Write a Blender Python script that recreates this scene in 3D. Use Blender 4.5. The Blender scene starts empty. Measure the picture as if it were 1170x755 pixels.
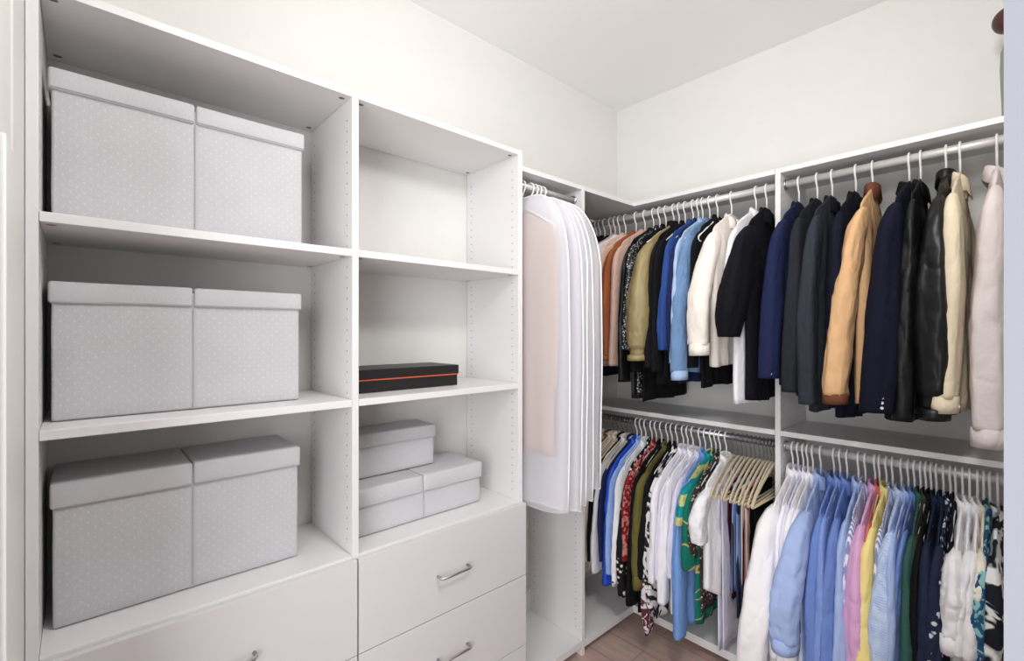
import bpy, bmesh, math, random
from mathutils import Vector, Matrix, noise
random.seed(7)
C = bpy.context.scene.collection
scene = bpy.context.scene

# ------------------------------------------------------------------ camera
CAM_H = 1.473
YAW = math.radians(47.58)
cd = bpy.data.cameras.new('camera'); cam = bpy.data.objects.new('camera', cd); C.objects.link(cam)
cam.location = (0, 0, CAM_H)
cam.rotation_euler = (math.pi/2, 0, YAW)
cd.sensor_width = 36; cd.lens = 539.2/1170*36; cd.shift_y = 2.0/1170; cd.clip_start = .02
scene.camera = cam

# ------------------------------------------------------------------ light
world = bpy.data.worlds.new('world'); scene.world = world; world.use_nodes = True
bg = world.node_tree.nodes['Background']
bg.inputs[0].default_value = (.96, .98, 1.0, 1); bg.inputs[1].default_value = .2

def area(name, loc, rot, sx, sy, power, col):
    l = bpy.data.lights.new(name, 'AREA'); l.shape = 'RECTANGLE'; l.size = sx; l.size_y = sy
    l.energy = power; l.color = col
    o = bpy.data.objects.new(name, l); C.objects.link(o); o.location = loc; o.rotation_euler = rot
    return o
# ceiling lamp of the closet, and the daylight that enters by the open doorway behind the camera
pl = bpy.data.lights.new('ceiling_lamp', 'POINT'); pl.energy = 27; pl.shadow_soft_size = .13; pl.color = (1, .98, .955)
po = bpy.data.objects.new('ceiling_lamp', pl); C.objects.link(po); po.location = (-.12, .75, 2.5)
area('doorway_daylight', (.3, -1.1, 1.35), (math.radians(86), 0, math.radians(30)), 1.2, 2.0, 36, (.97, .98, 1))

scene.view_settings.view_transform = 'Standard'; scene.view_settings.look = 'None'
scene.view_settings.gamma = 1; scene.view_settings.use_curve_mapping = False
scene.view_settings.exposure = 0.50

# ------------------------------------------------------------------ layout
FX, WX = -1.3695, -1.7125         # front and wall planes of the left run
FY, WY = 2.0995, 2.4425           # front and wall planes of the back run
ROD_Y, ROD_X = 2.15, -1.42
R_UP, R_LOW = 2.082, 1.005        # rod heights
CEIL = 2.8336
cs, sn = math.cos(YAW), math.sin(YAW)
def ray(px): u = (px-585)/539.2; return (-sn+u*cs, cs+u*sn)
def rod_x(px): d = ray(px); return d[0]/d[1]*ROD_Y
def z_at(x, y, py): d = -sn*x+cs*y; return CAM_H-d*(py-379.5)/539.2

# ------------------------------------------------------------------ materials
def lin(c):
    return tuple(((v/255)/12.92 if v/255 <= .04045 else ((v/255+.055)/1.055)**2.4) for v in c)+(1,)
MATS = {}
def mat(name, col, rough=.6, metal=0, bump=0, bscale=40, spec=.5, sheen=0, pattern=None, col2=None, pscale=60, var=0, alpha=1, trans=0, crease=0):
    if name in MATS: return MATS[name]
    m = bpy.data.materials.new(name); m.use_nodes = True; nt = m.node_tree; N = nt.nodes; L = nt.links
    b = N['Principled BSDF']; b.inputs['Roughness'].default_value = rough; b.inputs['Metallic'].default_value = metal
    b.inputs['Specular IOR Level'].default_value = spec
    if sheen: b.inputs['Sheen Weight'].default_value = sheen
    c = lin(col); b.inputs['Base Color'].default_value = c
    tc = N.new('ShaderNodeTexCoord'); co = tc.outputs['Object']
    out = None
    def mix(fac, a, bb):
        x = N.new('ShaderNodeMix'); x.data_type = 'RGBA'
        if isinstance(fac, (int, float)): x.inputs[0].default_value = fac
        else: L.new(fac, x.inputs[0])
        for i, v in ((6, a), (7, bb)):
            if isinstance(v, tuple): x.inputs[i].default_value = v
            else: L.new(v, x.inputs[i])
        return x.outputs[2]
    def ramp(src, p0, p1):
        r = N.new('ShaderNodeMapRange'); L.new(src, r.inputs[0]); r.inputs[1].default_value = p0; r.inputs[2].default_value = p1
        return r.outputs[0]
    if pattern:
        c2 = lin(col2)
        if pattern == 'stripe':
            w = N.new('ShaderNodeTexWave'); w.bands_direction = 'Y'; w.inputs['Scale'].default_value = pscale; L.new(co, w.inputs[0])
            f = ramp(w.outputs['Fac'], .5, .6)
        elif pattern == 'hstripe':
            w = N.new('ShaderNodeTexWave'); w.bands_direction = 'Z'; w.inputs['Scale'].default_value = pscale; w.inputs['Distortion'].default_value = 1.5; L.new(co, w.inputs[0])
            f = ramp(w.outputs['Fac'], .5, .6)
        elif pattern == 'check':
            w = N.new('ShaderNodeTexWave'); w.bands_direction = 'Y'; w.inputs['Scale'].default_value = pscale; L.new(co, w.inputs[0])
            w2 = N.new('ShaderNodeTexWave'); w2.bands_direction = 'Z'; w2.inputs['Scale'].default_value = pscale; L.new(co, w2.inputs[0])
            ad = N.new('ShaderNodeMath'); ad.operation = 'ADD'; L.new(w.outputs['Fac'], ad.inputs[0]); L.new(w2.outputs['Fac'], ad.inputs[1])
            f = ramp(ad.outputs[0], .9, 1.6)
        elif pattern == 'fleck':
            w = N.new('ShaderNodeTexVoronoi'); w.inputs['Scale'].default_value = pscale; L.new(co, w.inputs[0])
            f = ramp(w.outputs['Distance'], .33, .25)
        elif pattern == 'print':
            w = N.new('ShaderNodeTexNoise'); w.inputs['Scale'].default_value = pscale; w.inputs['Detail'].default_value = 2; w.inputs['Distortion'].default_value = 1.6; L.new(co, w.inputs[0])
            f = ramp(w.outputs['Fac'], .5, .54)
        elif pattern == 'swirl':
            w = N.new('ShaderNodeTexNoise'); w.inputs['Scale'].default_value = pscale; w.inputs['Detail'].default_value = 1; w.inputs['Distortion'].default_value = 2.5; L.new(co, w.inputs[0])
            q = N.new('ShaderNodeMath'); q.operation = 'SUBTRACT'; L.new(w.outputs['Fac'], q.inputs[0]); q.inputs[1].default_value = .5
            q2 = N.new('ShaderNodeMath'); q2.operation = 'ABSOLUTE'; L.new(q.outputs[0], q2.inputs[0]); f = ramp(q2.outputs[0], .018, .010)
        elif pattern == 'grid_dots':      # rows of tiny woven dots on the storage boxes
            sp = N.new('ShaderNodeSeparateXYZ'); L.new(co, sp.inputs[0])
            def M(op, a, v=None):
                x = N.new('ShaderNodeMath'); x.operation = op
                for i, q in enumerate((a, v)):
                    if q is None: continue
                    if isinstance(q, (int, float)): x.inputs[i].default_value = q
                    else: L.new(q, x.inputs[i])
                return x.outputs[0]
            def dots(off):
                yy = M('SUBTRACT', M('FRACT', M('ADD', M('MULTIPLY', sp.outputs['Y'], 1/.024), off)), .5)
                zz = M('SUBTRACT', M('FRACT', M('ADD', M('MULTIPLY', sp.outputs['Z'], 1/.024), off)), .5)
                return M('LESS_THAN', M('ADD', M('MULTIPLY', yy, yy), M('MULTIPLY', zz, zz)), .0065)
            f = M('MAXIMUM', dots(0.0), dots(.5))
            f = M('MULTIPLY', f, .33)
        out = mix(f, c, c2)
    if var:
        n = N.new('ShaderNodeTexNoise'); n.inputs['Scale'].default_value = 9; n.inputs['Detail'].default_value = 4; L.new(co, n.inputs[0])
        dk = tuple(v*(1-var) for v in c[:3])+(1,)
        src = out if out is not None else c
        h = N.new('ShaderNodeHueSaturation'); 
        mr = N.new('ShaderNodeMapRange'); L.new(n.outputs['Fac'], mr.inputs[0]); mr.inputs[1].default_value = .3; mr.inputs[2].default_value = .7
        mr.inputs[3].default_value = 1-var; mr.inputs[4].default_value = 1+var*.5; L.new(mr.outputs[0], h.inputs['Value'])
        if isinstance(src, tuple): h.inputs['Color'].default_value = src
        else: L.new(src, h.inputs['Color'])
        out = h.outputs[0]
    if out is not None: L.new(out, b.inputs['Base Color'])
    if bump:
        n = N.new('ShaderNodeTexNoise'); n.inputs['Scale'].default_value = bscale; n.inputs['Detail'].default_value = 3; L.new(co, n.inputs[0])
        bp = N.new('ShaderNodeBump'); bp.inputs['Strength'].default_value = bump; bp.inputs['Distance'].default_value = .01
        L.new(n.outputs['Fac'], bp.inputs['Height'])
        if crease:      # long soft creases of hanging cloth
            mp = N.new('ShaderNodeMapping'); mp.inputs['Scale'].default_value = (1, 1, .42); mp.inputs['Rotation'].default_value = (.35, .2, 0); L.new(co, mp.inputs[0])
            n2 = N.new('ShaderNodeTexNoise'); n2.inputs['Scale'].default_value = 17; n2.inputs['Detail'].default_value = 1.5; n2.inputs['Distortion'].default_value = .6; L.new(mp.outputs[0], n2.inputs[0])
            s1 = N.new('ShaderNodeMath'); s1.operation = 'SUBTRACT'; L.new(n2.outputs['Fac'], s1.inputs[0]); s1.inputs[1].default_value = .5
            s2 = N.new('ShaderNodeMath'); s2.operation = 'ABSOLUTE'; L.new(s1.outputs[0], s2.inputs[0])
            r2 = N.new('ShaderNodeMapRange'); r2.interpolation_type = 'SMOOTHSTEP'; L.new(s2.outputs[0], r2.inputs[0]); r2.inputs[1].default_value = 0; r2.inputs[2].default_value = .14
            b2 = N.new('ShaderNodeBump'); b2.inputs['Strength'].default_value = crease; b2.inputs['Distance'].default_value = .012
            L.new(r2.outputs[0], b2.inputs['Height']); L.new(bp.outputs[0], b2.inputs['Normal']); L.new(b2.outputs[0], b.inputs['Normal'])
        else: L.new(bp.outputs[0], b.inputs['Normal'])
    if trans:   # sheer cloth: part of the light passes straight through the weave
        t = N.new('ShaderNodeBsdfTransparent'); tl = N.new('ShaderNodeBsdfTranslucent'); tl.inputs[0].default_value = c
        m1 = N.new('ShaderNodeMixShader'); m1.inputs[0].default_value = .35; L.new(b.outputs[0], m1.inputs[1]); L.new(tl.outputs[0], m1.inputs[2])
        m2 = N.new('ShaderNodeMixShader'); m2.inputs[0].default_value = trans; L.new(m1.outputs[0], m2.inputs[1]); L.new(t.outputs[0], m2.inputs[2])
        L.new(m2.outputs[0], N['Material Output'].inputs[0])
    MATS[name] = m
    return m

wall_m = mat('wall_paint', (227, 225.5, 222), .9, bump=.04, bscale=120, var=.015)
ceil_m = mat('ceiling_paint', (246, 245, 243), .95)
cool_lit_m = mat('daylight_tinted_paint', (165, 168, 178), .7)  # bluish cast of cool daylight on the near wall, put into its colour
lam_m = mat('white_laminate', (229, 227, 227), .38, bump=.01, bscale=200)
draw_m = mat('drawer_laminate', (216, 214, 215), .42)
hole_m = mat('peg_hole_grey', (120, 116, 112), .9)
chrome_m = mat('brushed_nickel', (190, 190, 192), .28, 1)
rod_m = mat('satin_rod', (205, 203, 200), .35, .25)
rodm_m = mat('steel_rod', (150, 150, 155), .25, .9)
hang_m = mat('white_hanger_plastic', (240, 238, 238), .35)
velvet_m = mat('beige_velvet', (205, 190, 160), .85, sheen=.3)
wood_m = mat('wooden_hanger', (190, 160, 120), .5)
base_m = mat('baseboard_paint', (232, 230, 226), .5)

# floor boards
fm = bpy.data.materials.new('wood_floor'); fm.use_nodes = True
N = fm.node_tree.nodes; L = fm.node_tree.links; b = N['Principled BSDF']; b.inputs['Roughness'].default_value = .42
tc = N.new('ShaderNodeTexCoord'); br = N.new('ShaderNodeTexBrick'); L.new(tc.outputs['Object'], br.inputs[0])
br.inputs['Scale'].default_value = 1; br.inputs['Brick Width'].default_value = 1.2; br.inputs['Row Height'].default_value = .16; br.inputs['Mortar Size'].default_value = .002
br.inputs['Color1'].default_value = lin((168, 138, 124)); br.inputs['Color2'].default_value = lin((158, 128, 114)); br.inputs['Mortar'].default_value = lin((120, 95, 85))
nz = N.new('ShaderNodeTexNoise'); mp = N.new('ShaderNodeMapping'); mp.inputs['Scale'].default_value = (2, 18, 1)
L.new(tc.outputs['Object'], mp.inputs[0]); L.new(mp.outputs[0], nz.inputs[0]); nz.inputs['Detail'].default_value = 6; nz.inputs['Scale'].default_value = 2.5
mx = N.new('ShaderNodeMix'); mx.data_type = 'RGBA'; mx.blend_type = 'MULTIPLY'; mx.inputs[0].default_value = .55
L.new(br.outputs[0], mx.inputs[6]); L.new(nz.outputs['Color'], mx.inputs[7])
hs = N.new('ShaderNodeHueSaturation'); hs.inputs['Saturation'].default_value = .8; hs.inputs['Value'].default_value = 1.85; L.new(mx.outputs[2], hs.inputs['Color']); L.new(hs.outputs[0], b.inputs[0])

# ------------------------------------------------------------------ mesh helpers
def obj(name, bm, m, parent=None, smooth=False, loc=None, rz=0):
    bmesh.ops.recalc_face_normals(bm, faces=bm.faces)
    me = bpy.data.meshes.new(name); bm.to_mesh(me); bm.free()
    ms = m if isinstance(m, (list, tuple)) else [m]
    for q in ms: me.materials.append(q)
    if smooth:
        for p in me.polygons: p.use_smooth = True
    o = bpy.data.objects.new(name, me); C.objects.link(o)
    if parent: o.parent = parent
    if loc: o.location = loc
    o.rotation_euler.z = rz
    return o
def add_box(bm, a, b, bev=0, mi=0, seg=2):
    r = bmesh.ops.create_cube(bm, size=1)
    for v in r['verts']: v.co = Vector([(a[i]+b[i])/2+v.co[i]*(b[i]-a[i]) for i in range(3)])
    fs = set(f for v in r['verts'] for f in v.link_faces)
    for f in fs: f.material_index = mi
    if bev:
        es = list(set(e for v in r['verts'] for e in v.link_edges))
        bmesh.ops.bevel(bm, geom=es, offset=bev, segments=seg, affect='EDGES', profile=.5)
def bx(a, b, bev=0):
    bm = bmesh.new(); add_box(bm, a, b, bev); return bm
def add_tube(bm, pts, r, n=8, cap=True, mi=0):
    pts = [Vector(p) for p in pts]; rings = []
    up = None
    for i, p in enumerate(pts):
        t = (pts[min(i+1, len(pts)-1)]-pts[max(i-1, 0)]).normalized()
        if up is None:
            up = Vector((1, 0, 0)) if abs(t.x) < .8 else Vector((0, 0, 1))
        up = (up-t*up.dot(t)).normalized(); s = t.cross(up)
        rr = r[i] if isinstance(r, (list, tuple)) else r
        if not isinstance(rr, (list, tuple)): rr = (rr, rr)
        rings.append([bm.verts.new(p+up*(rr[0]*math.cos(2*math.pi*k/n))+s*(rr[1]*math.sin(2*math.pi*k/n))) for k in range(n)])
    for a, c in zip(rings, rings[1:]):
        for k in range(n):
            f = bm.faces.new((a[k], a[(k+1) % n], c[(k+1) % n], c[k])); f.material_index = mi
    if cap:
        bm.faces.new(rings[0][::-1]).material_index = mi; bm.faces.new(rings[-1]).material_index = mi
    return rings
def tag(o, label=None, cat=None, group=None, kind=None):
    if label: o['label'] = label
    if cat: o['category'] = cat
    if group: o['group'] = group
    if kind: o['kind'] = kind
    return o
def thing(name, label, cat, loc=(0, 0, 0), rz=0, group=None):
    o = bpy.data.objects.new(name, None); C.objects.link(o); o.empty_display_size = .05
    o.location = loc; o.rotation_euler.z = rz
    return tag(o, label, cat, group)
def struct(name, bm, m): return tag(obj(name, bm, m), kind='structure')

# ------------------------------------------------------------------ room
XR, YF = .36, -.0845
struct('floor', bx((WX-.1, -1.6, -.1), (XR+.9, WY+.1, 0)), fm)
struct('ceiling', bx((WX-.1, -.25, CEIL), (XR+.1, WY+.1, CEIL+.1)), ceil_m)
struct('wall_left', bx((WX-.1, YF-.1, 0), (WX, WY+.1, CEIL)), wall_m)
struct('wall_back', bx((WX, WY, 0), (XR+.1, WY+.1, CEIL)), wall_m)
struct('wall_right', bx((XR, .85, 0), (XR+.1, WY, CEIL)), wall_m)
struct('wall_front', bx((WX, YF-.12, 0), (-.93, YF, CEIL)), wall_m)
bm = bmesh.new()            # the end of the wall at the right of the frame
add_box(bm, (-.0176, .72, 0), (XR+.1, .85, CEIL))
struct('wall_near', bm, cool_lit_m)
bm = bmesh.new()
add_box(bm, (-1.3, YF, 0), (-1.12, YF+.003, CEIL-.02))
struct('trim_1', bm, base_m)
bm = bmesh.new()
add_box(bm, (-1.06, YF, 0), (-.94, YF+.010, 1.745), .003)
struct('trim_2', bm, base_m)
bm = bmesh.new()
add_box(bm, (WX, 1.31, 0), (WX+.014, WY, .175)); add_box(bm, (WX, 1.31, .175), (WX+.009, WY, .185))
struct('baseboard_left', bm, base_m)
bm = bmesh.new()
add_box(bm, (WX+.014, WY-.014, 0), (XR, WY, .175)); add_box(bm, (WX+.014, WY-.009, .175), (XR, WY, .185))
struct('baseboard_back', bm, base_m)

# ------------------------------------------------------------------ closet joinery
T = .0195
def holes(bm, axis, plane, side, along, z0, z1):
    """columns of shelf-pin holes on a panel face; axis 'y' -> face normal along y"""
    z = z0
    while z < z1:
        for a in along:
            r = bmesh.ops.create_circle(bm, cap_ends=True, segments=8, radius=.0026)
            for v in r['verts']:
                u, w = v.co.x, v.co.y
                v.co = Vector((a+u, plane+side*.0004, z+w)) if axis == 'y' else Vector((plane+side*.0004, a+u, z+w))
            for f in set(f for v in r['verts'] for f in v.link_faces): f.material_index = 1
        z += .032
BXK = WX+.0025
def panel_y(name, y0, y1, top, parent, sides=(-1, 1), x0=BXK, z0=0, hz0=.12):
    bm = bmesh.new(); add_box(bm, (x0, y0, z0), (FX, y1, top), .0012)
    for s in sides: holes(bm, 'y', y0 if s < 0 else y1, s, (FX-.037, WX+.037), hz0, top-.06)
    return obj(name, bm, [lam_m, hole_m], parent)
def handle(parent, yc, zc, x):
    bm = bmesh.new()
    w = .062
    add_tube(bm, [(x-.001, yc-w, zc), (x+.022, yc-w, zc), (x+.028, yc-w+.006, zc), (x+.028, yc+w-.006, zc), (x+.022, yc+w, zc), (x-.001, yc+w, zc)], .0045, 10)
    h = obj('handle', bm, chrome_m, parent, True); h['label'] = 'brushed metal bar handle'
    return h
tower = thing('shelf_tower', 'tall white laminate shelf tower with drawers holding the grey lidded boxes', 'shelf unit', (FX, .6, 0))
tower_inv = Matrix.Translation((-FX, -.6, 0))
def under(parent):      # children below are built in room coordinates
    for ch in bpy.data.objects:
        if ch.parent == parent and ch.type == 'MESH' and not ch.get('_p'):
            ch.matrix_parent_inverse = Matrix.Translation(parent.location).inverted(); ch['_p'] = 1
yL0, yL1, yD0, yD1, yR0, yR1 = -.0835, -.064, .6018, .6223, 1.2867, 1.3084
HT = 2.1996
panel_y('side_panel', yL0, yL1, HT, tower, (1,), hz0=.84)
panel_y('side_panel', yR0, yR1, HT, tower, (-1,), hz0=.84)
panel_y('divider', yD0, yD1, HT-.001, tower, (-1, 1), hz0=.84)
def fittings(bm, ys, z, x=FX-.03):
    for y in ys:
        for xx in (x, WX+.035):
            r = bmesh.ops.create_circle(bm, cap_ends=True, segments=14, radius=.009)
            for v in r['verts']: v.co = Vector((xx+v.co.x*.8, y+v.co.y, z-.0005))
            for f in set(f for v in r['verts'] for f in v.link_faces): f.material_index = 1
for (a, c) in ((yL1, yD0), (yD1, yR0)):
    bm = bmesh.new(); add_box(bm, (BXK, a+.0006, HT-T), (FX-.0005, c-.0006, HT-.0008), .001); fittings(bm, (a+.02, c-.02), HT-T)
    obj('top_panel', bm, [lam_m, hole_m], tower)
    for z in (1.722, 1.270):
        bm = bmesh.new(); add_box(bm, (BXK, a+.0006, z-.021), (FX+.002, c-.0006, z), .0015); fittings(bm, (a+.018, c-.018), z-.021)
        obj('shelf', bm, [lam_m, hole_m], tower)
    bm = bmesh.new(); add_box(bm, (BXK, a+.0006, .782), (FX-.0005, c-.0006, .8015), .001)
    obj('shelf', bm, lam_m, tower)
    bm = bmesh.new(); add_box(bm, (BXK, a+.0006, .0), (FX-.03, c-.0006, .03), .001)
    obj('plinth', bm, lam_m, tower)
    ya, yc = a-.0075, c+.0075
    if a < 0: ya = yL0+.002
    if c > 1: yc = yR1+.002
    for (z0, z1) in ((.5105, .793), (.2335, .5075), (.032, .2305)):
        bm = bmesh.new(); add_box(bm, (FX+.0015, ya, z0), (FX+.0195, yc, z1), .0012)
        add_box(bm, (WX+.03, a+.014, z0+.02), (FX+.0015, c-.014, z0+.03))
        d = obj('drawer', bm, draw_m, tower)
        handle(d, (a+c)/2, (z0+z1)/2-.006, FX+.0195)
under(tower)

bag_unit = thing('hanging_closet_unit', 'narrow white closet bay with one rod holding the garment bags', 'closet unit', (FX, 1.5, 0))
HB = 2.1405
yP0, yP1 = 1.6825, 1.7204
yP1 = 1.7030
panel_y('side_panel', yP0, yP1, HB, bag_unit, (-1, 1))
bm = bmesh.new(); add_box(bm, (BXK, yR1+.0006, HB-T), (FX-.0005, yP0-.0006, HB), .001); obj('top_panel', bm, lam_m, bag_unit)
bm = bmesh.new(); add_box(bm, (WX+.016, yR1+.0006, .038), (FX-.0005, yP0-.0006, .07), .001); obj('shelf', bm, lam_m, bag_unit)
def rod(parent, p0, p1, m):
    bm = bmesh.new()
    d = (Vector(p1)-Vector(p0)).normalized(); a = Vector(p0)+d*.0015; c = Vector(p1)-d*.0015
    add_tube(bm, [a, c], [(.0155, .0125)]*2, 16)
    r = obj('rod', bm, m, parent, True)
    for q0, q1 in ((a-d*.001, a+d*.006), (c-d*.006, c+d*.001)):
        bm = bmesh.new(); add_tube(bm, [q0, q1], .021, 16); obj('rod_bracket', bm, chrome_m, parent, True)
    return r
rod(bag_unit, (ROD_X, yR1, R_UP), (ROD_X, yP0, R_UP), rod_m)
under(bag_unit)

corner = thing('corner_closet_unit', 'white corner closet bays along the back wall with two double hung rods', 'closet unit', (-.68, FY, 0))
xD0, xD1, xE = -.7003, -.6803, -.0055
def panel_x(x0, x1, top, sides):
    bm = bmesh.new(); add_box(bm, (x0, FY, 0), (x1, WY-.0155, top), .0012)
    for s in sides:
        n0 = len(bm.verts); holes(bm, 'x', x0 if s < 0 else x1, s, (FY+.037, WY-.05), .12, top-.06)
    return obj('side_panel', bm, [lam_m, hole_m], corner)
panel_x(xD0, xD1, HB, (-1, 1)); panel_x(XR-.03, XR-.01, HB, (-1,))
CX0 = BXK
def lboard(z0, z1, name):     # an L-shaped board turning the corner
    bm = bmesh.new()
    pts = [(CX0+.014, yP1+.0006), (FX-.0003, yP1+.0006), (FX-.0003, FY), (xD0-.0006, FY), (xD0-.0006, WY-.0155), (CX0+.014, WY-.0155)]
    lo = [bm.verts.new((x, y, z0)) for x, y in pts]; hi = [bm.verts.new((x, y, z1)) for x, y in pts]
    bm.faces.new(lo[::-1]); bm.faces.new(hi)
    for i in range(6): bm.faces.new((lo[i], lo[(i+1) % 6], hi[(i+1) % 6], hi[i]))
    return obj(name, bm, lam_m, corner)
lboard(HB-T, HB, 'top_panel'); lboard(.034, .071, 'shelf')
bm = bmesh.new(); add_box(bm, (CX0+.014, FY, 1.0726-.0205), (xD0-.0006, WY-.0155, 1.0726), .001); obj('shelf', bm, lam_m, corner)
XQ = XR-.0306
bm = bmesh.new(); add_box(bm, (xD1+.0006, FY, HB-T), (XQ, WY-.0155, HB), .001); obj('top_panel', bm, lam_m, corner)
bm = bmesh.new(); add_box(bm, (xD1+.0006, FY, 1.0726-.0205), (XQ, WY-.0155, 1.0726), .001); obj('shelf', bm, lam_m, corner)
bm = bmesh.new(); add_box(bm, (xD1+.0006, FY, .034), (XQ, WY-.0155, .071), .001); obj('shelf', bm, lam_m, corner)
rod(corner, (WX+.002, ROD_Y, R_UP), (xD0, ROD_Y, R_UP), rod_m)
rod(corner, (WX+.002, ROD_Y, R_LOW), (xD0, ROD_Y, R_LOW), rodm_m)
rod(corner, (xD1, ROD_Y, R_UP), (XQ, ROD_Y, R_UP), rod_m)
rod(corner, (xD1, ROD_Y, R_LOW), (XQ, ROD_Y, R_LOW), rod_m)
under(corner)

# ------------------------------------------------------------------ storage boxes
box_m = mat('grey_dotted_cloth', (198, 197, 200), .9, bump=.12, bscale=160, pattern='grid_dots', col2=(235, 235, 238), var=.03)
lid_m = mat('grey_lid_cloth', (200, 199, 202), .9, bump=.12, bscale=160, var=.02)
seam_m = mat('grey_seam', (186, 185, 191), .9)
def soft_box(a, b, bulge=.004, n=10, seed=0, sag=0):
    """cloth covered box: rounded, slightly wavy walls"""
    bm = bmesh.new(); add_box(bm, a, b, .006, seg=2)
    bmesh.ops.subdivide_edges(bm, edges=[e for e in bm.edges if e.calc_length() > .05], cuts=n, use_grid_fill=True)
    for v in bm.verts:
        q = noise.noise_vector(Vector((v.co.x*7+seed, v.co.y*7, v.co.z*9)))
        ed = min(1, min(v.co.y-a[1], b[1]-v.co.y)/.03+.3)
        v.co.x += q.x*bulge*ed; v.co.z += q.z*bulge*.35*(1 if v.co.z > a[2]+.02 else 0)
        v.co.y += q.y*bulge*.3
    return bm
def lidded_box(label, x, y0, y1, z, d, h, lip, split=True, seed=0, group=None, dots=True):
    w = y1-y0; hw = w/2; hd = d/2
    t = thing('storage_box', label, 'box', (x-hd, (y0+y1)/2, z), 0, group)
    bd = obj('body', soft_box((-hd+.004, -hw+.005, .001), (hd-.004, hw-.005, h-.012), .003, seed=seed), box_m if dots else lid_m, t, True)
    if split:
        bm = bx((hd-.0015, -.0012, .004), (hd+.0005, .0012, h-lip), .0004); obj('seam', bm, seam_m, bd)
    parts = ((-hw, -.0015), (.0015, hw)) if split else ((-hw, hw),)
    for i, (a, c) in enumerate(parts):
        bm = soft_box((-hd, a, h-lip), (hd+.004, c, h), .003, n=8, seed=seed+i*3+1)
        l = obj('lid', bm, lid_m, t, True)
        bm = bx((hd+.002, a+.004, h-lip+.004), (hd+.0052, c-.004, h-lip+.0075), .001); obj('hem', bm, seam_m, l)
    return t
BX = -1.474
lidded_box('large grey dotted lidded box on the top shelf of the tower', -1.472, -.054, .498, 1.7225, .225, .345, .05, seed=1)
lidded_box('large grey lidded box on the middle shelf of the tower', BX, -.054, .49, 1.2705, .225, .318, .05, seed=11)
lidded_box('large grey dotted lidded box standing above the wide drawer', BX, -.052, .486, .802, .225, .33, .058, seed=23)
lidded_box('low wide grey box with a split lid lying under a smaller box', -1.465, .64, 1.176, .802, .235, .158, .06, seed=31, dots=False)
lidded_box('small grey lidded box stacked on the low wide box', -1.56, .645, 1.022, .9615, .142, .155, .05, split=False, seed=41, dots=False)
blk = mat('black_card', (24, 22, 24), .45); blk_top = mat('black_card_top', (70, 66, 62), .4); org = mat('orange_band', (214, 92, 60), .5)
t = thing('flat_box', 'flat black gift box with a thin orange band on the tower shelf', 'box', (-1.58, .86, 1.2705))
obj('base', bx((-.096, -.211, 0), (.096, .211, .040), .002), blk, t)
o_ = obj('band', bx((-.0985, -.213, .0403), (.0985, .213, .0445), .0005), org, t); o_['label'] = 'thin orange band'
lid = obj('lid', bx((-.1, -.215, .0448), (.1, .215, .078), .002), blk, t)
obj('emblem', bx((-.02, -.09, .078), (.01, .03, .0785), .0001), blk_top, lid)

# ------------------------------------------------------------------ hangers
def make_hanger_meshes():
    hk = bmesh.new(); pts = []
    # local: x along the rod, y across the garment (-y to the viewer), z up; origin = rod centre
    Rr = .0205
    for i in range(13):
        a = math.radians(-35+i*(225/12)); pts.append((0, Rr*math.cos(a), Rr*math.sin(a)-.001))
    pts += [(0, -Rr+.004, -.018), (0, -.008, -.032), (0, 0, -.045), (0, 0, -.094)]
    add_tube(hk, pts, [.0026]+[.0035]*(len(pts)-1), 8)
    me_h = bpy.data.meshes.new('hanger_hook'); bmesh.ops.recalc_face_normals(hk, faces=hk.faces); hk.to_mesh(me_h); hk.free()
    fr = bmesh.new(); P = []
    prof = [(0, -.074), (.02, -.080), (.06, -.096), (.13, -.133), (.185, -.163), (.205, -.176), (.209, -.187), (.2, -.194), (.12, -.196), (0, -.196)]
    prof = [(y*.9, z-.02) for y, z in prof]
    loop = [(0, y, z) for y, z in prof]+[(0, -y, z) for y, z in prof[::-1][1:-1]]
    loop.append(loop[0])
    add_tube(fr, loop, .0046, 8, cap=False)
    me_f = bpy.data.meshes.new('hanger_frame'); bmesh.ops.recalc_face_normals(fr, faces=fr.faces); fr.to_mesh(me_f); fr.free()
    vf = bmesh.new()   # flat velvet hanger
    up = [(0, -.070), (.015, -.074), (.06, -.092), (.13, -.128), (.19, -.165), (.215, -.190), (.22, -.205)]
    up = [(y, z-.014) for y, z in up]
    add_tube(vf, [(0, -y, z) for y, z in up[::-1]]+[(0, y, z) for y, z in up[1:]], [(.0035, .0085)]*13, 8)
    add_tube(vf, [(0, -.217, -.217), (0, 0, -.221), (0, .217, -.217)], [(.003, .005)]*3, 8)
    me_v = bpy.data.meshes.new('velvet_frame'); bmesh.ops.recalc_face_normals(vf, faces=vf.faces); vf.to_mesh(me_v); vf.free()
    wk = bmesh.new(); add_tube(wk, pts, .0016, 6)
    me_w = bpy.data.meshes.new('wire_hook'); bmesh.ops.recalc_face_normals(wk, faces=wk.faces); wk.to_mesh(me_w); wk.free()
    for me, m in ((me_h, hang_m), (me_f, hang_m), (me_v, velvet_m), (me_w, rodm_m)):
        me.materials.append(m)
        for p in me.polygons: p.use_smooth = True
    return me_h, me_f, me_v, me_w
ME_H, ME_F, ME_V, ME_W = make_hanger_meshes()
def hanger(kind, loc, rz, label, group):
    t = thing('clothes_hanger', label, 'hanger', loc, rz, group)
    h = bpy.data.objects.new('hook', ME_H if kind == 'white' else ME_W); C.objects.link(h); h.parent = t
    f = bpy.data.objects.new('shoulder_bar', ME_F if kind == 'white' else ME_V); C.objects.link(f); f.parent = t
    if kind != 'white': h['label'] = 'thin metal hook'
    return t

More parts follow.
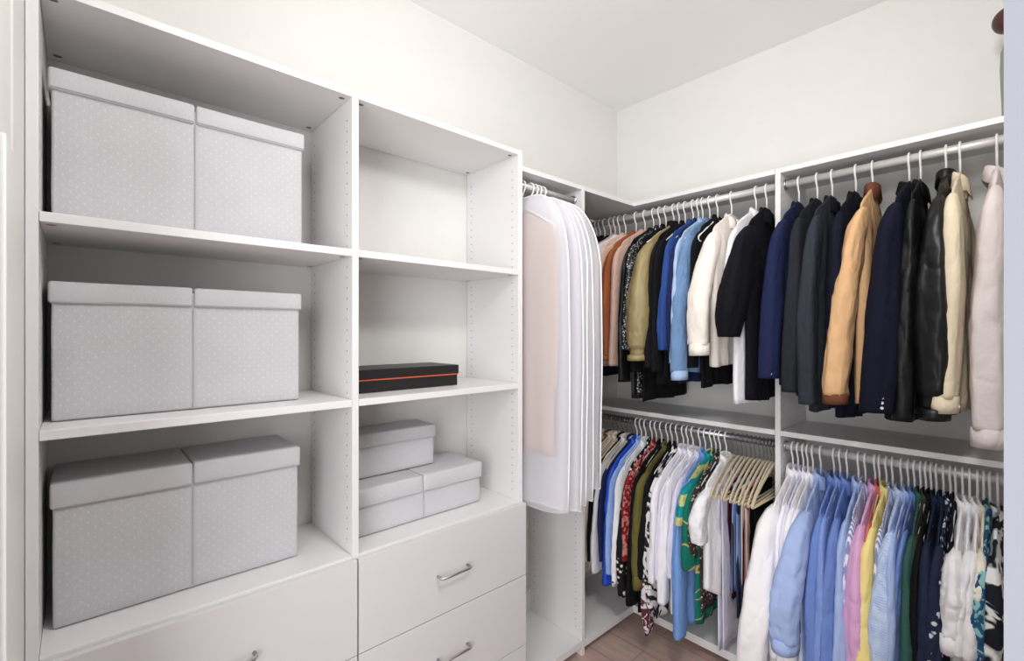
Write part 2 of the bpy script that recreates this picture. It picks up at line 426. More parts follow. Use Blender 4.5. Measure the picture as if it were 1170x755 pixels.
# ------------------------------------------------------------------ garments
NECK = -.086
def shoulder_z(y, hw, slope=.5):
    a = abs(y)
    z = NECK+.002-max(0, a-.035)*slope
    e = a/hw
    if e > .82: z -= (e-.82)**2*.9
    return z
def torso(hw, bot, T, seed, flare=.02, waist=0, amp=.007, nf=5, round_hem=0, hem_wave=.004):
    bm = bmesh.new(); na, nb = 34, 30; F, B = [], []
    for j in range(nb+1):
        b = (j/nb)**1.25; rf, rb = [], []
        for i in range(na+1):
            a = -1+2*i/na; a2 = math.sin(a*math.pi/2)*.35+a*.65
            w = hw*(.93+flare*b-waist*math.sin(b*math.pi)) if b > 0 else hw*.96
            w = hw*.97*(1-min(1, b*4))+w*min(1, b*4)
            y = a2*w
            zt = shoulder_z(y, hw); zb = bot+round_hem*(abs(a2)**2.5)+hem_wave*math.sin(a*5+seed)
            z = zt*(1-b)+zb*b
            th = T*(max(0, 1-abs(a2)**5))**.5*(min(1, b*7+.12))**.6*(.6+.6*min(1, b*1.6))
            ph = noise.noise(Vector((seed*1.7, b*1.2, 3.1)))*1.3
            fold = amp*(b**.6)*math.sin(nf*a2*math.pi*.9+seed+ph)+noise.noise(Vector((y*9+seed*3, z*5, seed)))*amp*.9*min(1, b*5)
            f2 = noise.noise(Vector((y*14, z*4, seed+9)))*amp*.6*min(1, b*4)*(1-abs(a2)**4)
            cr = max(0, .16-abs(noise.noise(Vector((y*11+seed*2, z*4.5+y*3, seed*.7)))))*.045*min(1, b*5)*(1-abs(a2)**3)
            f2 -= cr
            rf.append(bm.verts.new((fold+th+f2, y, z)))
            rb.append(rf[-1] if (i in (0, na) or j == 0) else bm.verts.new((fold-th+f2*.3, y, z)))
        F.append(rf); B.append(rb)
    for j in range(nb):
        for i in range(na):
            q = [F[j][i], F[j][i+1], F[j+1][i+1], F[j+1][i]]; bm.faces.new(q)
            q = [B[j][i], B[j+1][i], B[j+1][i+1], B[j][i+1]]
            u = []
            for v in q:
                if v not in u: u.append(v)
            if len(u) > 2:
                try: bm.faces.new(u)
                except ValueError: pass
    for i in range(na):
        u = []
        for v in (F[nb][i], F[nb][i+1], B[nb][i+1], B[nb][i]):
            if v not in u: u.append(v)
        if len(u) > 2:
            try: bm.faces.new(u)
            except ValueError: pass
    return bm
def sleeve_path(side, hw, length, lean, xo, seed, bow=0, n=48):
    y0 = hw*.93; zs = shoulder_z(y0, hw)-.004
    P = []
    for i in range(n+1):
        s = i/n
        out = .018*math.sin(min(1, s*5)*math.pi/2)+lean*math.sin(s*math.pi*.62)
        y = y0-.022+out+bow*math.sin(s*math.pi)+.004*math.sin(seed+s*7)
        x = xo*s**.8-bow*.6*math.sin(s*math.pi)+.004*math.sin(seed*2+s*5)
        P.append(Vector((x, side*y, zs-.004-length*s)))
    return P
def add_sleeve(bm, P, rx0, ry0, rx1, ry1, seed, side, puff=0, wr=.004, gather=False, mi=0):
    n = 30; rings = []; N_ = len(P)-1
    for i, p in enumerate(P):
        s = i/N_
        k = min(1, .35+math.sqrt(min(1, s*9))*.65)
        bl = puff*math.sin(min(1, s)**1.6*math.pi)
        rx = (rx0*(1-s)+rx1*s+bl*.6)*k*(.62+.45*min(1, s*1.8)); ry = (ry0*(1-s)+ry1*s+bl)*k
        if gather and s > .93: rx *= .8; ry *= .75
        ring = []
        for j in range(n):
            a = 2*math.pi*j/n
            q = noise.noise(Vector((math.cos(a)*1.6+seed, math.sin(a)*1.6, s*6+seed*2)))
            cr = noise.noise(Vector((math.cos(a)*.8+seed*4, math.sin(a)*.8+3, s*12)))*.6
            lf = math.sin(3*a+seed+s*.9)*.075+abs(math.sin(a*2.5+seed*2+s*.6))*.09-.04
            e1 = abs(noise.noise(Vector((math.cos(a)*1.1+seed*3, math.sin(a)*1.1+s*3, s*4+a*.4))))
            e2 = abs(noise.noise(Vector((math.cos(a)*.9+seed*5, math.sin(a)*.9-s*2, s*9+7))))
            el = .5+.5*math.exp(-((s-.55)/.22)**2)
            d = 1+q*wr*26+cr*wr*16*min(1, s*6)+lf*min(1, s*5)-(max(0, .2-e1)*.3+max(0, .14-e2)*.32*el)*min(1, wr/.004)*min(1, s*5)
            ca, sa = math.cos(a), math.sin(a)
            ring.append(bm.verts.new(p+Vector((rx*math.copysign(abs(ca)**.8, ca)*d, ry*math.copysign(abs(sa)**.85, sa)*d, 0))))
        rings.append(ring)
    for a, c in zip(rings, rings[1:]):
        for k in range(n):
            bm.faces.new((a[k], a[(k+1) % n], c[(k+1) % n], c[k])).material_index = mi
    bm.faces.new(rings[0][::-1]).material_index = mi; bm.faces.new(rings[-1]).material_index = mi
def ring_band(profile, rx, ry, n=28, gap=0, drop=0, point=0):
    """closed band: profile of (outward offset, z, weight) swept round an ellipse; weighted points follow the shoulders down"""
    bm = bmesh.new(); rings = []
    a0, a1 = gap, 2*math.pi-gap
    for i in range(n+(1 if gap else 0)):
        a = a0+(a1-a0)*i/n; r = []
        near = max(0, 1-min(a-a0, a1-a)/.55) if gap else 0
        for o, z, w in profile:
            y = (ry+o*1.3)*math.sin(a)
            r.append(bm.verts.new(((rx+o)*math.cos(a), y, z-w*(drop*abs(y)+point*near)-(.012*(1+math.cos(a)) if gap else 0))))
        rings.append(r)
    k = len(profile)
    pairs = list(zip(rings, rings[1:]))+([] if gap else [(rings[-1], rings[0])])
    for a, c in pairs:
        for j in range(k): bm.faces.new((a[j], a[(j+1) % k], c[(j+1) % k], c[j]))
    if gap: bm.faces.new(rings[0][::-1]); bm.faces.new(rings[-1])
    return bm
def collar(kind, T, scale=1):
    z = NECK
    if kind == 'shirt':   # stand with a leaf folded down to two points
        pr = [(-.003, z-.03, 1), (-.004, z+.012, 0), (-.001, z+.017, 0), (.003, z+.013, .1), (.008, z-.016, 1), (.0065, z-.018, 1), (.0015, z+.004, .2), (0, z-.03, 1)]
        return ring_band(pr, .006+T*.55, .044*scale, gap=.3, drop=.42, point=.022)
    if kind == 'jacket':
        pr = [(-.004, z-.035, 1), (-.005, z+.006, .25), (-.001, z+.012, .25), (.004, z+.009, .35), (.012, z-.024, 1), (.009, z-.028, 1), (.002, z+.0, .4), (0, z-.035, 1)]
        return ring_band(pr, .008+T*.5, .047*scale, gap=.25, drop=.45, point=.03)
    if kind == 'rib':     # knit band
        pr = [(-.004, z-.03, 1), (-.005, z+.012, 0), (-.001, z+.018, 0), (.003, z+.013, 0), (.007, z-.028, 1)]
        return ring_band(pr, .009+T*.45, .047*scale, drop=.4)
    pr = [(-.003, z-.02, 1), (-.003, z-.002, .2), (.003, z-.002, .2), (.004, z-.02, 1)]
    return ring_band(pr, .008+T*.4, .06*scale, drop=.4)
def buttons(parent, pts, m, r=.0045, axis='y', side=-1):
    bm = bmesh.new()
    for p in pts:
        d = Vector((0, side*.0012, 0)) if axis == 'y' else Vector((side*.0012, 0, 0))
        add_tube(bm, [Vector(p)-d, Vector(p)+d], r, 10)
    return obj('buttons', bm, m, parent)
SEED = [0]
def garment(name, label, cat, x, rodz, m, bot, hw=.215, T=.014, slen=.5, lean=.045, xo=-.012, srx=.024, sry=.05, cuff=None, cuffm=None,
            col='shirt', colm=None, group=None, rz=0, puff=0, amp=.006, sleeves=True, gather=False, btn=None, round_hem=0, waist=0,
            flare=.02, cuff_btn=None, far_sleeve=True, rib=None, placket=False, loc=None, bow=0, wr=.004, nf=5):
    SEED[0] += 1; sd = SEED[0]*1.37
    t = thing(name, label, cat, loc or (x, ROD_Y, rodz), rz, group)
    body = obj('body', torso(hw, bot, T, sd, flare, waist, amp, nf, round_hem), m, t, True)
    cm = colm or m
    if col: obj('collar', collar(col, T), cm, t, True)
    if rib:
        w = hw*(.93+flare)
        pr = [(-.006, bot-.03, 0), (-.006, bot+.012, 0), (.003, bot+.012, 0), (.003, bot-.03, 0)]
        bb = ring_band(pr, T*1.05+.004, w*.9, n=28); obj('waistband', bb, rib, t, True)
    if placket:
        bm = bmesh.new(); n = 14
        for i in range(n):
            z0 = NECK-.03+(bot+.02-NECK+.03)*i/n; z1 = NECK-.03+(bot+.02-NECK+.03)*(i+1)/n
            add_box(bm, (T*.97+.001, -.014, z1), (T*1.0+.007, .014, z0))
        obj('placket', bm, m, body)
    if sleeves:
        for side in ((-1, 1) if far_sleeve else (-1,)):
            P = sleeve_path(side, hw, slen if side < 0 else slen*.98, lean, xo, sd, bow)
            bm = bmesh.new(); add_sleeve(bm, P, max(T*1.15, srx), sry*1.08, srx*.92, sry*.78, sd+side, side, puff, wr, gather)
            s = obj('sleeve', bm, m, t, True)
            if cuff:
                e = P[-1]
                bm = bmesh.new(); ch = cuff; n = 18; rings = []
                for (dz, k) in ((.006, .9), (.004, 1.1), (-ch*.5, 1.12), (-ch, 1.08), (-ch+.003, .85)):
                    rings.append([bm.verts.new(e+Vector((srx*.92*k*math.cos(2*math.pi*j/n), sry*.78*k*math.sin(2*math.pi*j/n), dz+(.006 if True else 0)*math.cos(2*math.pi*j/n)*.3))) for j in range(n)])
                for a, c in zip(rings, rings[1:]):
                    for k in range(n): bm.faces.new((a[k], a[(k+1) % n], c[(k+1) % n], c[k]))
                bm.faces.new(rings[0][::-1]); bm.faces.new(rings[-1])
                cf = obj('cuff', bm, cuffm or m, s, True)
                if cuff_btn and side < 0:
                    buttons(cf, [e+Vector((srx*.95, -.012, -ch*.5)), e+Vector((.004, -sry*.9, -ch*.5))], cuff_btn)
            elif cuff_btn and side < 0:
                e = P[-1]
                buttons(s, [e+Vector((srx*.55, -sry*.66, .018+.016*q)) for q in range(4)], cuff_btn)
    if btn:
        n = 6; buttons(body, [(T+.009, -.0+.0, NECK-.06+(bot-NECK+.1)*q/n) for q in range(n)], btn, axis='x')
    return t
def trousers(name, label, cat, x, rodz, m, bot, hw=.1, T=.012, y=-.02, group=None, rz=0):
    """folded over the hanger bar, both legs hanging flat"""
    SEED[0] += 1; sd = SEED[0]*1.9
    t = thing(name, label, cat, (x, ROD_Y, rodz), rz, group)
    for s in (-1, 1):
        bm = bmesh.new(); n = 14; rings = []
        for j in range(15):
            b = j/14; z = -.19+(bot+.19+(.015 if s > 0 else 0))*b
            th = .0045; xo = s*(.0055+T*.35*min(1, b*3))
            r = []
            for i in range(n):
                a = 2*math.pi*i/n; yy = hw*math.cos(a)*(1-.06*b)
                f = .004*math.sin(yy*40+sd)*b
                r.append(bm.verts.new((xo+th*math.sin(a)+f, y+yy, z)))
            rings.append(r)
        for a, c in zip(rings, rings[1:]):
            for k in range(n): bm.faces.new((a[k], a[(k+1) % n], c[(k+1) % n], c[k]))
        bm.faces.new(rings[0][::-1]); bm.faces.new(rings[-1])
        obj('trouser_leg', bm, m, t, True)
    bm = bmesh.new()
    add_tube(bm, [(0, y-hw*.99, -.187), (0, y+hw*.99, -.187)], [.009]*2, 12); obj('fold', bm, m, t, True)
    return t
def fab(name, c, rough=.85, **k):
    k.setdefault('bump', .45); k.setdefault('bscale', 28); k.setdefault('sheen', 0); k.setdefault('crease', .16); k.setdefault('spec', .18 if rough > .7 else .5)
    return mat(name, c, rough, **k)
def near_z(x, py, y=1.9): return z_at(x, y, py)

white_btn = mat('pale_buttons', (215, 210, 205), .4); dark_btn = mat('dark_buttons', (60, 55, 55), .4)

# spec lists: (hook px, name, short description, category, material, sleeve end py, hem py, options)
def hang(spec, rodz, place, hkind, group):
    for s in spec:
        px, name, desc, cat, m, spy, bpy_, o = s
        o = dict(o); x = rod_x(px)
        kind = o.pop('hanger', hkind); typ = o.pop('typ', 'g'); rz = o.pop('rz', random.uniform(-.035, .035))
        hw = o.get('hw', .215)
        bot = near_z(x, bpy_, 1.96)-rodz
        if typ == 'g':
            c = o.get('cuff') or 0
            o['slen'] = (rodz+shoulder_z(hw*.93, hw)-.008)-near_z(x, spy, ROD_Y-hw-.03)-c if spy else .4
            if not spy: o['sleeves'] = False
            if name in ('blazer', 'coat'): o.setdefault('wr', .0022)
            garment(name, desc, cat, x, rodz, m, bot, rz=rz, **o)
        elif typ == 't':
            trousers(name, desc, cat, x, rodz, m, bot, rz=rz, **o)
        hl = {'white': 'white hanger', 'velvet': 'velvet hanger'}[kind]
        short = place[desc] if desc in place else desc
        hanger(kind, (x, ROD_Y, rodz), rz, f'{hl} holding the {short}', group)
def S(desc):   # the first words of a label, enough to name the garment
    return ' '.join(desc.split()[:9])

# fabrics
black = fab('black_cloth', (17, 17, 20)); inky = fab('ink_navy_wool', (18, 21, 36)); maroon = fab('maroon_knit', (70, 30, 38))
leather = fab('black_leather', (13, 13, 15), .45, spec=.3, bump=.35, bscale=22)
mauve = fab('mauve_satin', (205, 178, 182), .5); peach = fab('peach_cloth', (232, 200, 178)); rust = fab('rust_suede', (158, 92, 58), var=.12)
dusty = fab('dusty_pink_wool', (205, 172, 158)); sequin = fab('sequin_cloth', (16, 16, 20), .4, pattern='fleck', col2=(205, 205, 210), pscale=110)
khaki = fab('khaki_satin', (150, 134, 92), .45, bump=.2, bscale=12); cobalt = fab('cobalt_denim', (48, 76, 140)); navy = fab('navy_wool', (36, 44, 88))
denim = fab('light_denim', (112, 142, 182), var=.12, bscale=120); chambray = fab('pale_denim', (170, 196, 228), var=.06)
cream = fab('ivory_cotton', (240, 232, 222), bump=.3); white = fab('white_cotton', (242, 241, 245), bump=.3); velvetblk = fab('black_velvet', (13, 13, 20))
charcoal = fab('charcoal_wool', (34, 36, 42)); grey_w = fab('slate_wool', (46, 50, 58)); tan = fab('camel_suede', (214, 172, 128), var=.08); tan_rib = fab('brown_rib', (110, 66, 46), bscale=150)
beige = fab('beige_denim', (222, 208, 182), bump=.15, bscale=90); putty = fab('pale_putty_twill', (214, 204, 202), bump=.15, bscale=90)

UP = 'clothes on the upper rods'
upper_left = [
 (682, 'sweater', 'maroon knit sweater deepest in the upper corner', 'sweater', maroon, 405, 415, dict(T=.008, col='rib')),
 (686, 'cardigan', 'black cardigan just right of the maroon sweater in the corner', 'cardigan', black, 415, 425, dict(T=.008, srx=.012)),
 (691, 'shirt', 'thin black shirt between the corner cardigan and the ink navy jacket', 'shirt', black, 408, 428, dict(T=.008, srx=.012)),
 (698, 'jacket', 'ink navy wool jacket left of the mauve satin blouse', 'jacket', inky, 412, 430, dict(T=.012, col='jacket', srx=.016)),
 (703, 'blouse', 'mauve satin blouse in the upper corner with puffed sleeves', 'blouse', mauve, 400, 418, dict(T=.01, puff=.01, gather=True, srx=.016)),
 (708, 'vest_top', 'white sleeveless top between the mauve blouse and the peach coat', 'top', white, None, 405, dict(T=.008, col='none')),
 (715, 'coat', 'peach cloth coat showing a pale edge beside the rust jacket', 'coat', peach, 395, 415, dict(T=.012, col='jacket', srx=.016, hw=.205)),
 (727, 'jacket', 'rust brown suede jacket hanging near the upper corner', 'jacket', rust, 412, 405, dict(T=.02, col='jacket', srx=.026, sry=.052, cuff=.025)),
 (737, 'coat', 'dusty pink wool coat right of the rust suede jacket', 'coat', dusty, 418, 408, dict(T=.014, col='jacket', srx=.021, sry=.055, lean=.035)),
 (747, 'jacket', 'black leather jacket with banded sleeve right of the pink coat', 'jacket', leather, 436, 455, dict(T=.014, col='jacket', srx=.018)),
 (754, 'jacket', 'black jacket covered in silver sequins under the khaki bomber', 'jacket', sequin, 400, 452, dict(T=.014, col='shirt', srx=.02)),
 (761, 'shirt', 'plain black shirt left of the khaki bomber', 'shirt', black, 425, 458, dict(T=.01, srx=.014)),
 (770, 'bomber_jacket', 'shiny khaki bomber jacket with gathered cuffs', 'jacket', khaki, 412, 405, dict(T=.03, col='rib', colm=black, srx=.044, sry=.062, lean=.07, xo=-.03, puff=.014, cuff=.022, gather=True, hw=.225, rib=khaki)),
 (776, 'shirt', 'black shirt right behind the khaki bomber jacket', 'shirt', black, 420, 440, dict(T=.012, srx=.02)),
 (783, 'shirt', 'black shirt left of the cobalt denim shirt', 'shirt', black, 425, 436, dict(T=.01, srx=.016, hw=.2)),
 (792, 'shirt', 'cobalt blue denim shirt with open collar right of the khaki bomber', 'shirt', cobalt, 400, 432, dict(T=.014, srx=.018, hw=.205)),
 (798, 'shirt', 'dark navy shirt left of the pale blue denim shirt', 'shirt', navy, 415, 438, dict(T=.01, srx=.016, hw=.195)),
 (803, 'shirt', 'very pale blue denim shirt left of the faded denim jacket', 'shirt', chambray, 415, 420, dict(T=.011, srx=.016, hw=.222)),
 (811, 'denim_jacket', 'faded light blue denim jacket with turned cuff', 'jacket', denim, 434, 425, dict(T=.02, col='jacket', srx=.032, sry=.05, lean=.055, xo=-.02, cuff=.035, cuffm=chambray, btn=white_btn)),
 (820, 'shirt', 'black shirt whose hem shows below the ivory jacket', 'shirt', black, 420, 443, dict(T=.01, srx=.014, hw=.18)),
 (836, 'jacket', 'ivory cotton jacket with a rolled cuff', 'jacket', cream, 406, 418, dict(T=.026, col='jacket', srx=.040, sry=.052, cuff=.045, btn=white_btn, lean=.075, xo=-.03, waist=.02)),
 (864, 'shirt', 'white long shirt right of the ivory jacket', 'shirt', white, 385, 462, dict(T=.02, srx=.02, sry=.045, hw=.2)),
 (876, 'blazer', 'black velvet blazer with full sleeves beside the closet divider', 'blazer', velvetblk, 385, 458, dict(T=.022, col='jacket', srx=.038, sry=.06, puff=.022, lean=.085, xo=-.045, rz=.02)),
]
navy_bl = fab('navy_blazer_wool', (27, 34, 68)); ink2 = fab('midnight_wool', (14, 17, 34)); silk = fab('black_satin', (12, 12, 14), .4, spec=.35, bump=.25, bscale=14)
upper_right = [
 (913, 'blazer', 'navy blue blazer with sleeve buttons just right of the divider', 'blazer', navy_bl, 432, 440, dict(T=.022, col='jacket', colm=inky, srx=.032, sry=.054, xo=-.035, lean=.06, cuff_btn=white_btn, rz=.02)),
 (934, 'blazer', 'charcoal grey blazer right of the navy blue blazer', 'blazer', charcoal, 448, 452, dict(T=.02, col='jacket', colm=black, srx=.026, sry=.052)),
 (951, 'blazer', 'slate grey blazer left of the midnight navy blazer', 'blazer', grey_w, 462, 470, dict(T=.022, col='jacket', colm=black, srx=.028, sry=.055)),
 (978, 'blazer', 'midnight navy blazer left of the camel suede jacket', 'blazer', ink2, 460, 478, dict(T=.022, col='jacket', colm=black, srx=.028, sry=.052)),
 (997, 'jacket', 'camel suede jacket with brown ribbed collar', 'jacket', tan, 462, 462, dict(T=.026, col='rib', colm=tan_rib, cuff=.03, cuffm=tan_rib, srx=.036, sry=.055, lean=.07, xo=-.06, wr=.008)),
 (1039, 'coat', 'long midnight coat right of the camel suede jacket', 'coat', ink2, 472, 480, dict(T=.034, col='jacket', colm=black, srx=.044, sry=.062, xo=-.045, lean=.06, cuff_btn=white_btn, hw=.225)),
 (1052, 'jacket', 'black leather jacket right of the long midnight coat', 'jacket', leather, 480, 470, dict(T=.018, col='jacket', srx=.026, sry=.055)),
 (1081, 'jacket', 'shiny black bomber jacket left of the beige denim jacket', 'jacket', silk, 480, 475, dict(T=.03, col='rib', srx=.038, sry=.062, cuff=.03, puff=.008, gather=True)),
 (1097, 'denim_jacket', 'beige denim jacket with buttoned cuffs', 'jacket', beige, 472, 470, dict(T=.022, col='jacket', srx=.034, sry=.055, cuff=.045, cuff_btn=white_btn)),
 (1139, 'jacket', 'pale putty twill jacket at the right end of the upper rod', 'jacket', putty, 512, 505, dict(T=.032, col='jacket', srx=.04, sry=.06, cuff=.05, lean=.03)),
]
ivory = fab('ivory_silk', (235, 226, 210), .6); bright = fab('cobalt_satin', (40, 84, 205), .45, bscale=14); sky = fab('sky_cotton', (150, 180, 232)); lav = fab('lavender_white', (225, 222, 238))
blkdot = fab('black_dotted', (28, 26, 28), pattern='fleck', col2=(220, 215, 205), pscale=38); redfl = fab('red_floral', (136, 26, 36), pattern='print', col2=(192, 128, 118), pscale=26)
olive = fab('olive_twill', (104, 98, 52)); bwp = fab('black_white_print', (228, 226, 228), pattern='print', col2=(40, 40, 46), pscale=11); paisley = fab('burgundy_paisley', (95, 45, 62), pattern='print', col2=(225, 215, 222), pscale=24)
teal = fab('teal_print', (30, 150, 158), pattern='hstripe', col2=(205, 208, 140), pscale=3.2); forest = fab('green_print', (24, 112, 96), pattern='swirl', col2=(190, 170, 110), pscale=2.2)
azure = fab('light_blue_linen', (120, 160, 222), bscale=20); leop = fab('speckled_cloth', (60, 52, 50), pattern='fleck', col2=(190, 178, 160), pscale=70)
blush = fab('blush_silk', (236, 214, 208)); plum = fab('plum_cloth', (74, 34, 48)); slate = fab('dark_blue_cloth', (52, 60, 84)); rosy = fab('rose_cloth', (190, 120, 120)); cocoa = fab('cocoa_cloth', (110, 78, 66))
lower_left = [
 (691, 'blouse', 'ivory silk blouse hanging deepest in the lower corner', 'blouse', ivory, 640, 655, dict(T=.007, srx=.011, hanger='velvet', amp=.003)),
 (696, 'blouse', 'cocoa brown blouse second in from the lower corner', 'blouse', cocoa, 630, 640, dict(T=.006, srx=.010, hanger='velvet', amp=.003)),
 (701, 'blouse', 'blush silk blouse between brown blouse and cream shirt', 'blouse', blush, 645, 650, dict(T=.007, srx=.011, hanger='velvet', amp=.003)),
 (706, 'shirt', 'cream shirt with pointed collar left of the black lower corner shirt', 'shirt', cream, 640, 652, dict(T=.007, srx=.011, hanger='velvet', amp=.003)),
 (711, 'shirt', 'narrow black shirt between cream and white shirts in lower corner', 'shirt', black, 640, 650, dict(T=.006, srx=.010, hanger='velvet', amp=.003)),
 (716, 'shirt', 'white shirt left of the cobalt satin shirt', 'shirt', white, 655, 660, dict(T=.008, srx=.012, hanger='velvet', amp=.003)),
 (722, 'shirt', 'navy shirt tucked directly behind the cobalt satin shirt', 'shirt', navy, 640, 655, dict(T=.007, srx=.011, hanger='velvet', amp=.003)),
 (728, 'shirt', 'bright cobalt blue satin shirt near the lower corner', 'shirt', bright, 668, 662, dict(T=.014, srx=.024, sry=.05, lean=.035)),
 (733, 'shirt', 'sky blue cotton shirt right of the cobalt satin shirt', 'shirt', sky, 655, 655, dict(T=.010, srx=.013)),
 (738, 'shirt', 'white shirt with dark cuff button left of the black dotted blouse', 'shirt', white, 668, 650, dict(T=.010, srx=.014, cuff=.05, cuff_btn=dark_btn)),
 (745, 'blouse', 'black blouse with scattered pale dots', 'blouse', blkdot, 680, 690, dict(T=.012, srx=.02)),
 (750, 'blouse', 'red floral blouse left of the olive shirt', 'blouse', redfl, 640, 665, dict(T=.011, srx=.018)),
 (756, 'dress', 'long plain black dress behind the olive shirt', 'dress', black, 690, 700, dict(T=.012, srx=.02)),
 (763, 'shirt', 'olive green twill shirt with long cuffed sleeve', 'shirt', olive, 672, 650, dict(T=.016, srx=.026, sry=.05, cuff=.06)),
 (768, 'shirt', 'black shirt right behind the olive shirt', 'shirt', black, 660, 700, dict(T=.010, srx=.016)),
 (774, 'blouse', 'white blouse with large black brushstroke print', 'blouse', bwp, 695, 705, dict(T=.013, srx=.022, lean=.035)),
 (781, 'blouse', 'first white blouse right of the brushstroke print blouse', 'blouse', white, 665, 650, dict(T=.014, srx=.022, sry=.05)),
 (786, 'shirt', 'pleated white shirt between two white blouses on lower rod', 'shirt', lav, 660, 655, dict(T=.010, srx=.016, nf=9)),
 (792, 'blouse', 'white blouse with long sleeve left of the light blue linen shirt', 'blouse', white, 690, 700, dict(T=.012, srx=.018, sry=.045)),
 (800, 'shirt', 'lavender white shirt touching the light blue linen shirt', 'shirt', lav, 660, 690, dict(T=.010, srx=.016, hw=.2)),
 (806, 'shirt', 'long light blue linen shirt left of the teal print blouse', 'shirt', azure, 728, 715, dict(T=.014, srx=.022, sry=.05)),
 (813, 'blouse', 'teal blouse with pale yellow leaf print', 'blouse', teal, 600, 620, dict(T=.014, srx=.022)),
 (818, 'dress', 'green dress with gold swirl print below the teal blouse', 'dress', forest, 650, 712, dict(T=.012, srx=.02, hw=.212)),
 (823, 'blouse', 'speckled brown blouse between green dress and long white shirt', 'blouse', leop, 640, 700, dict(T=.010, srx=.016, hw=.2)),
 (830, 'shirt', 'long white shirt with curved hem left of the velvet hangers', 'shirt', white, 620, 690, dict(T=.022, srx=.030, sry=.055, round_hem=.08, placket=True, hw=.225)),
 (837, 'trousers', 'white trousers folded over the first velvet hanger', 'trousers', lav, 0, 752, dict(typ='t', hanger='velvet', hw=.13, y=-.01)),
 (843, 'trousers', 'plum trousers folded on a velvet hanger', 'trousers', plum, 0, 700, dict(typ='t', hanger='velvet', hw=.11, y=.02)),
 (848, 'trousers', 'pale blue trousers folded between plum and dark blue ones', 'trousers', sky, 0, 690, dict(typ='t', hanger='velvet', hw=.11, y=.02)),
 (853, 'trousers', 'dark blue trousers folded right of the pale blue ones', 'trousers', slate, 0, 720, dict(typ='t', hanger='velvet', hw=.11, y=.02)),
 (858, 'trousers', 'cream trousers folded on a velvet hanger', 'trousers', cream, 0, 680, dict(typ='t', hanger='velvet', hw=.11, y=.02)),
 (863, 'trousers', 'rose pink trousers folded on a velvet hanger', 'trousers', rosy, 0, 680, dict(typ='t', hanger='velvet', hw=.11, y=.02)),
 (868, 'trousers', 'black trousers folded right of the rose pink ones', 'trousers', black, 0, 700, dict(typ='t', hanger='velvet', hw=.11, y=.02)),
]
mid = fab('mid_blue_cotton', (112, 138, 200)); blue2 = fab('cornflower_cotton', (130, 154, 214)); lb = fab('light_blue_cotton', (168, 188, 230)); stripe = fab('navy_stripe', (230, 232, 240), pattern='stripe', col2=(140, 150, 192), pscale=24)
pink = fab('pink_cotton', (222, 172, 212)); yellow = fab('yellow_cotton', (246, 226, 150)); check = fab('pale_blue_check', (196, 212, 240), pattern='check', col2=(168, 190, 230), pscale=40)
green = fab('bottle_green', (52, 92, 84)); dknavy = fab('dark_navy_cotton', (34, 42, 66)); navdot = fab('navy_dotted', (36, 44, 66), pattern='fleck', col2=(210, 212, 220), pscale=42)
linen = fab('white_linen', (244, 241, 243), bump=.2, bscale=26); tealb = fab('blue_botanical', (40, 84, 124), pattern='print', col2=(140, 190, 190), pscale=18); bw2 = fab('black_white_leaf', (30, 32, 42), pattern='print', col2=(232, 232, 230), pscale=9)
coral = fab('coral_cotton', (206, 120, 110)); mint = fab('dark_olive_cloth', (58, 60, 52))
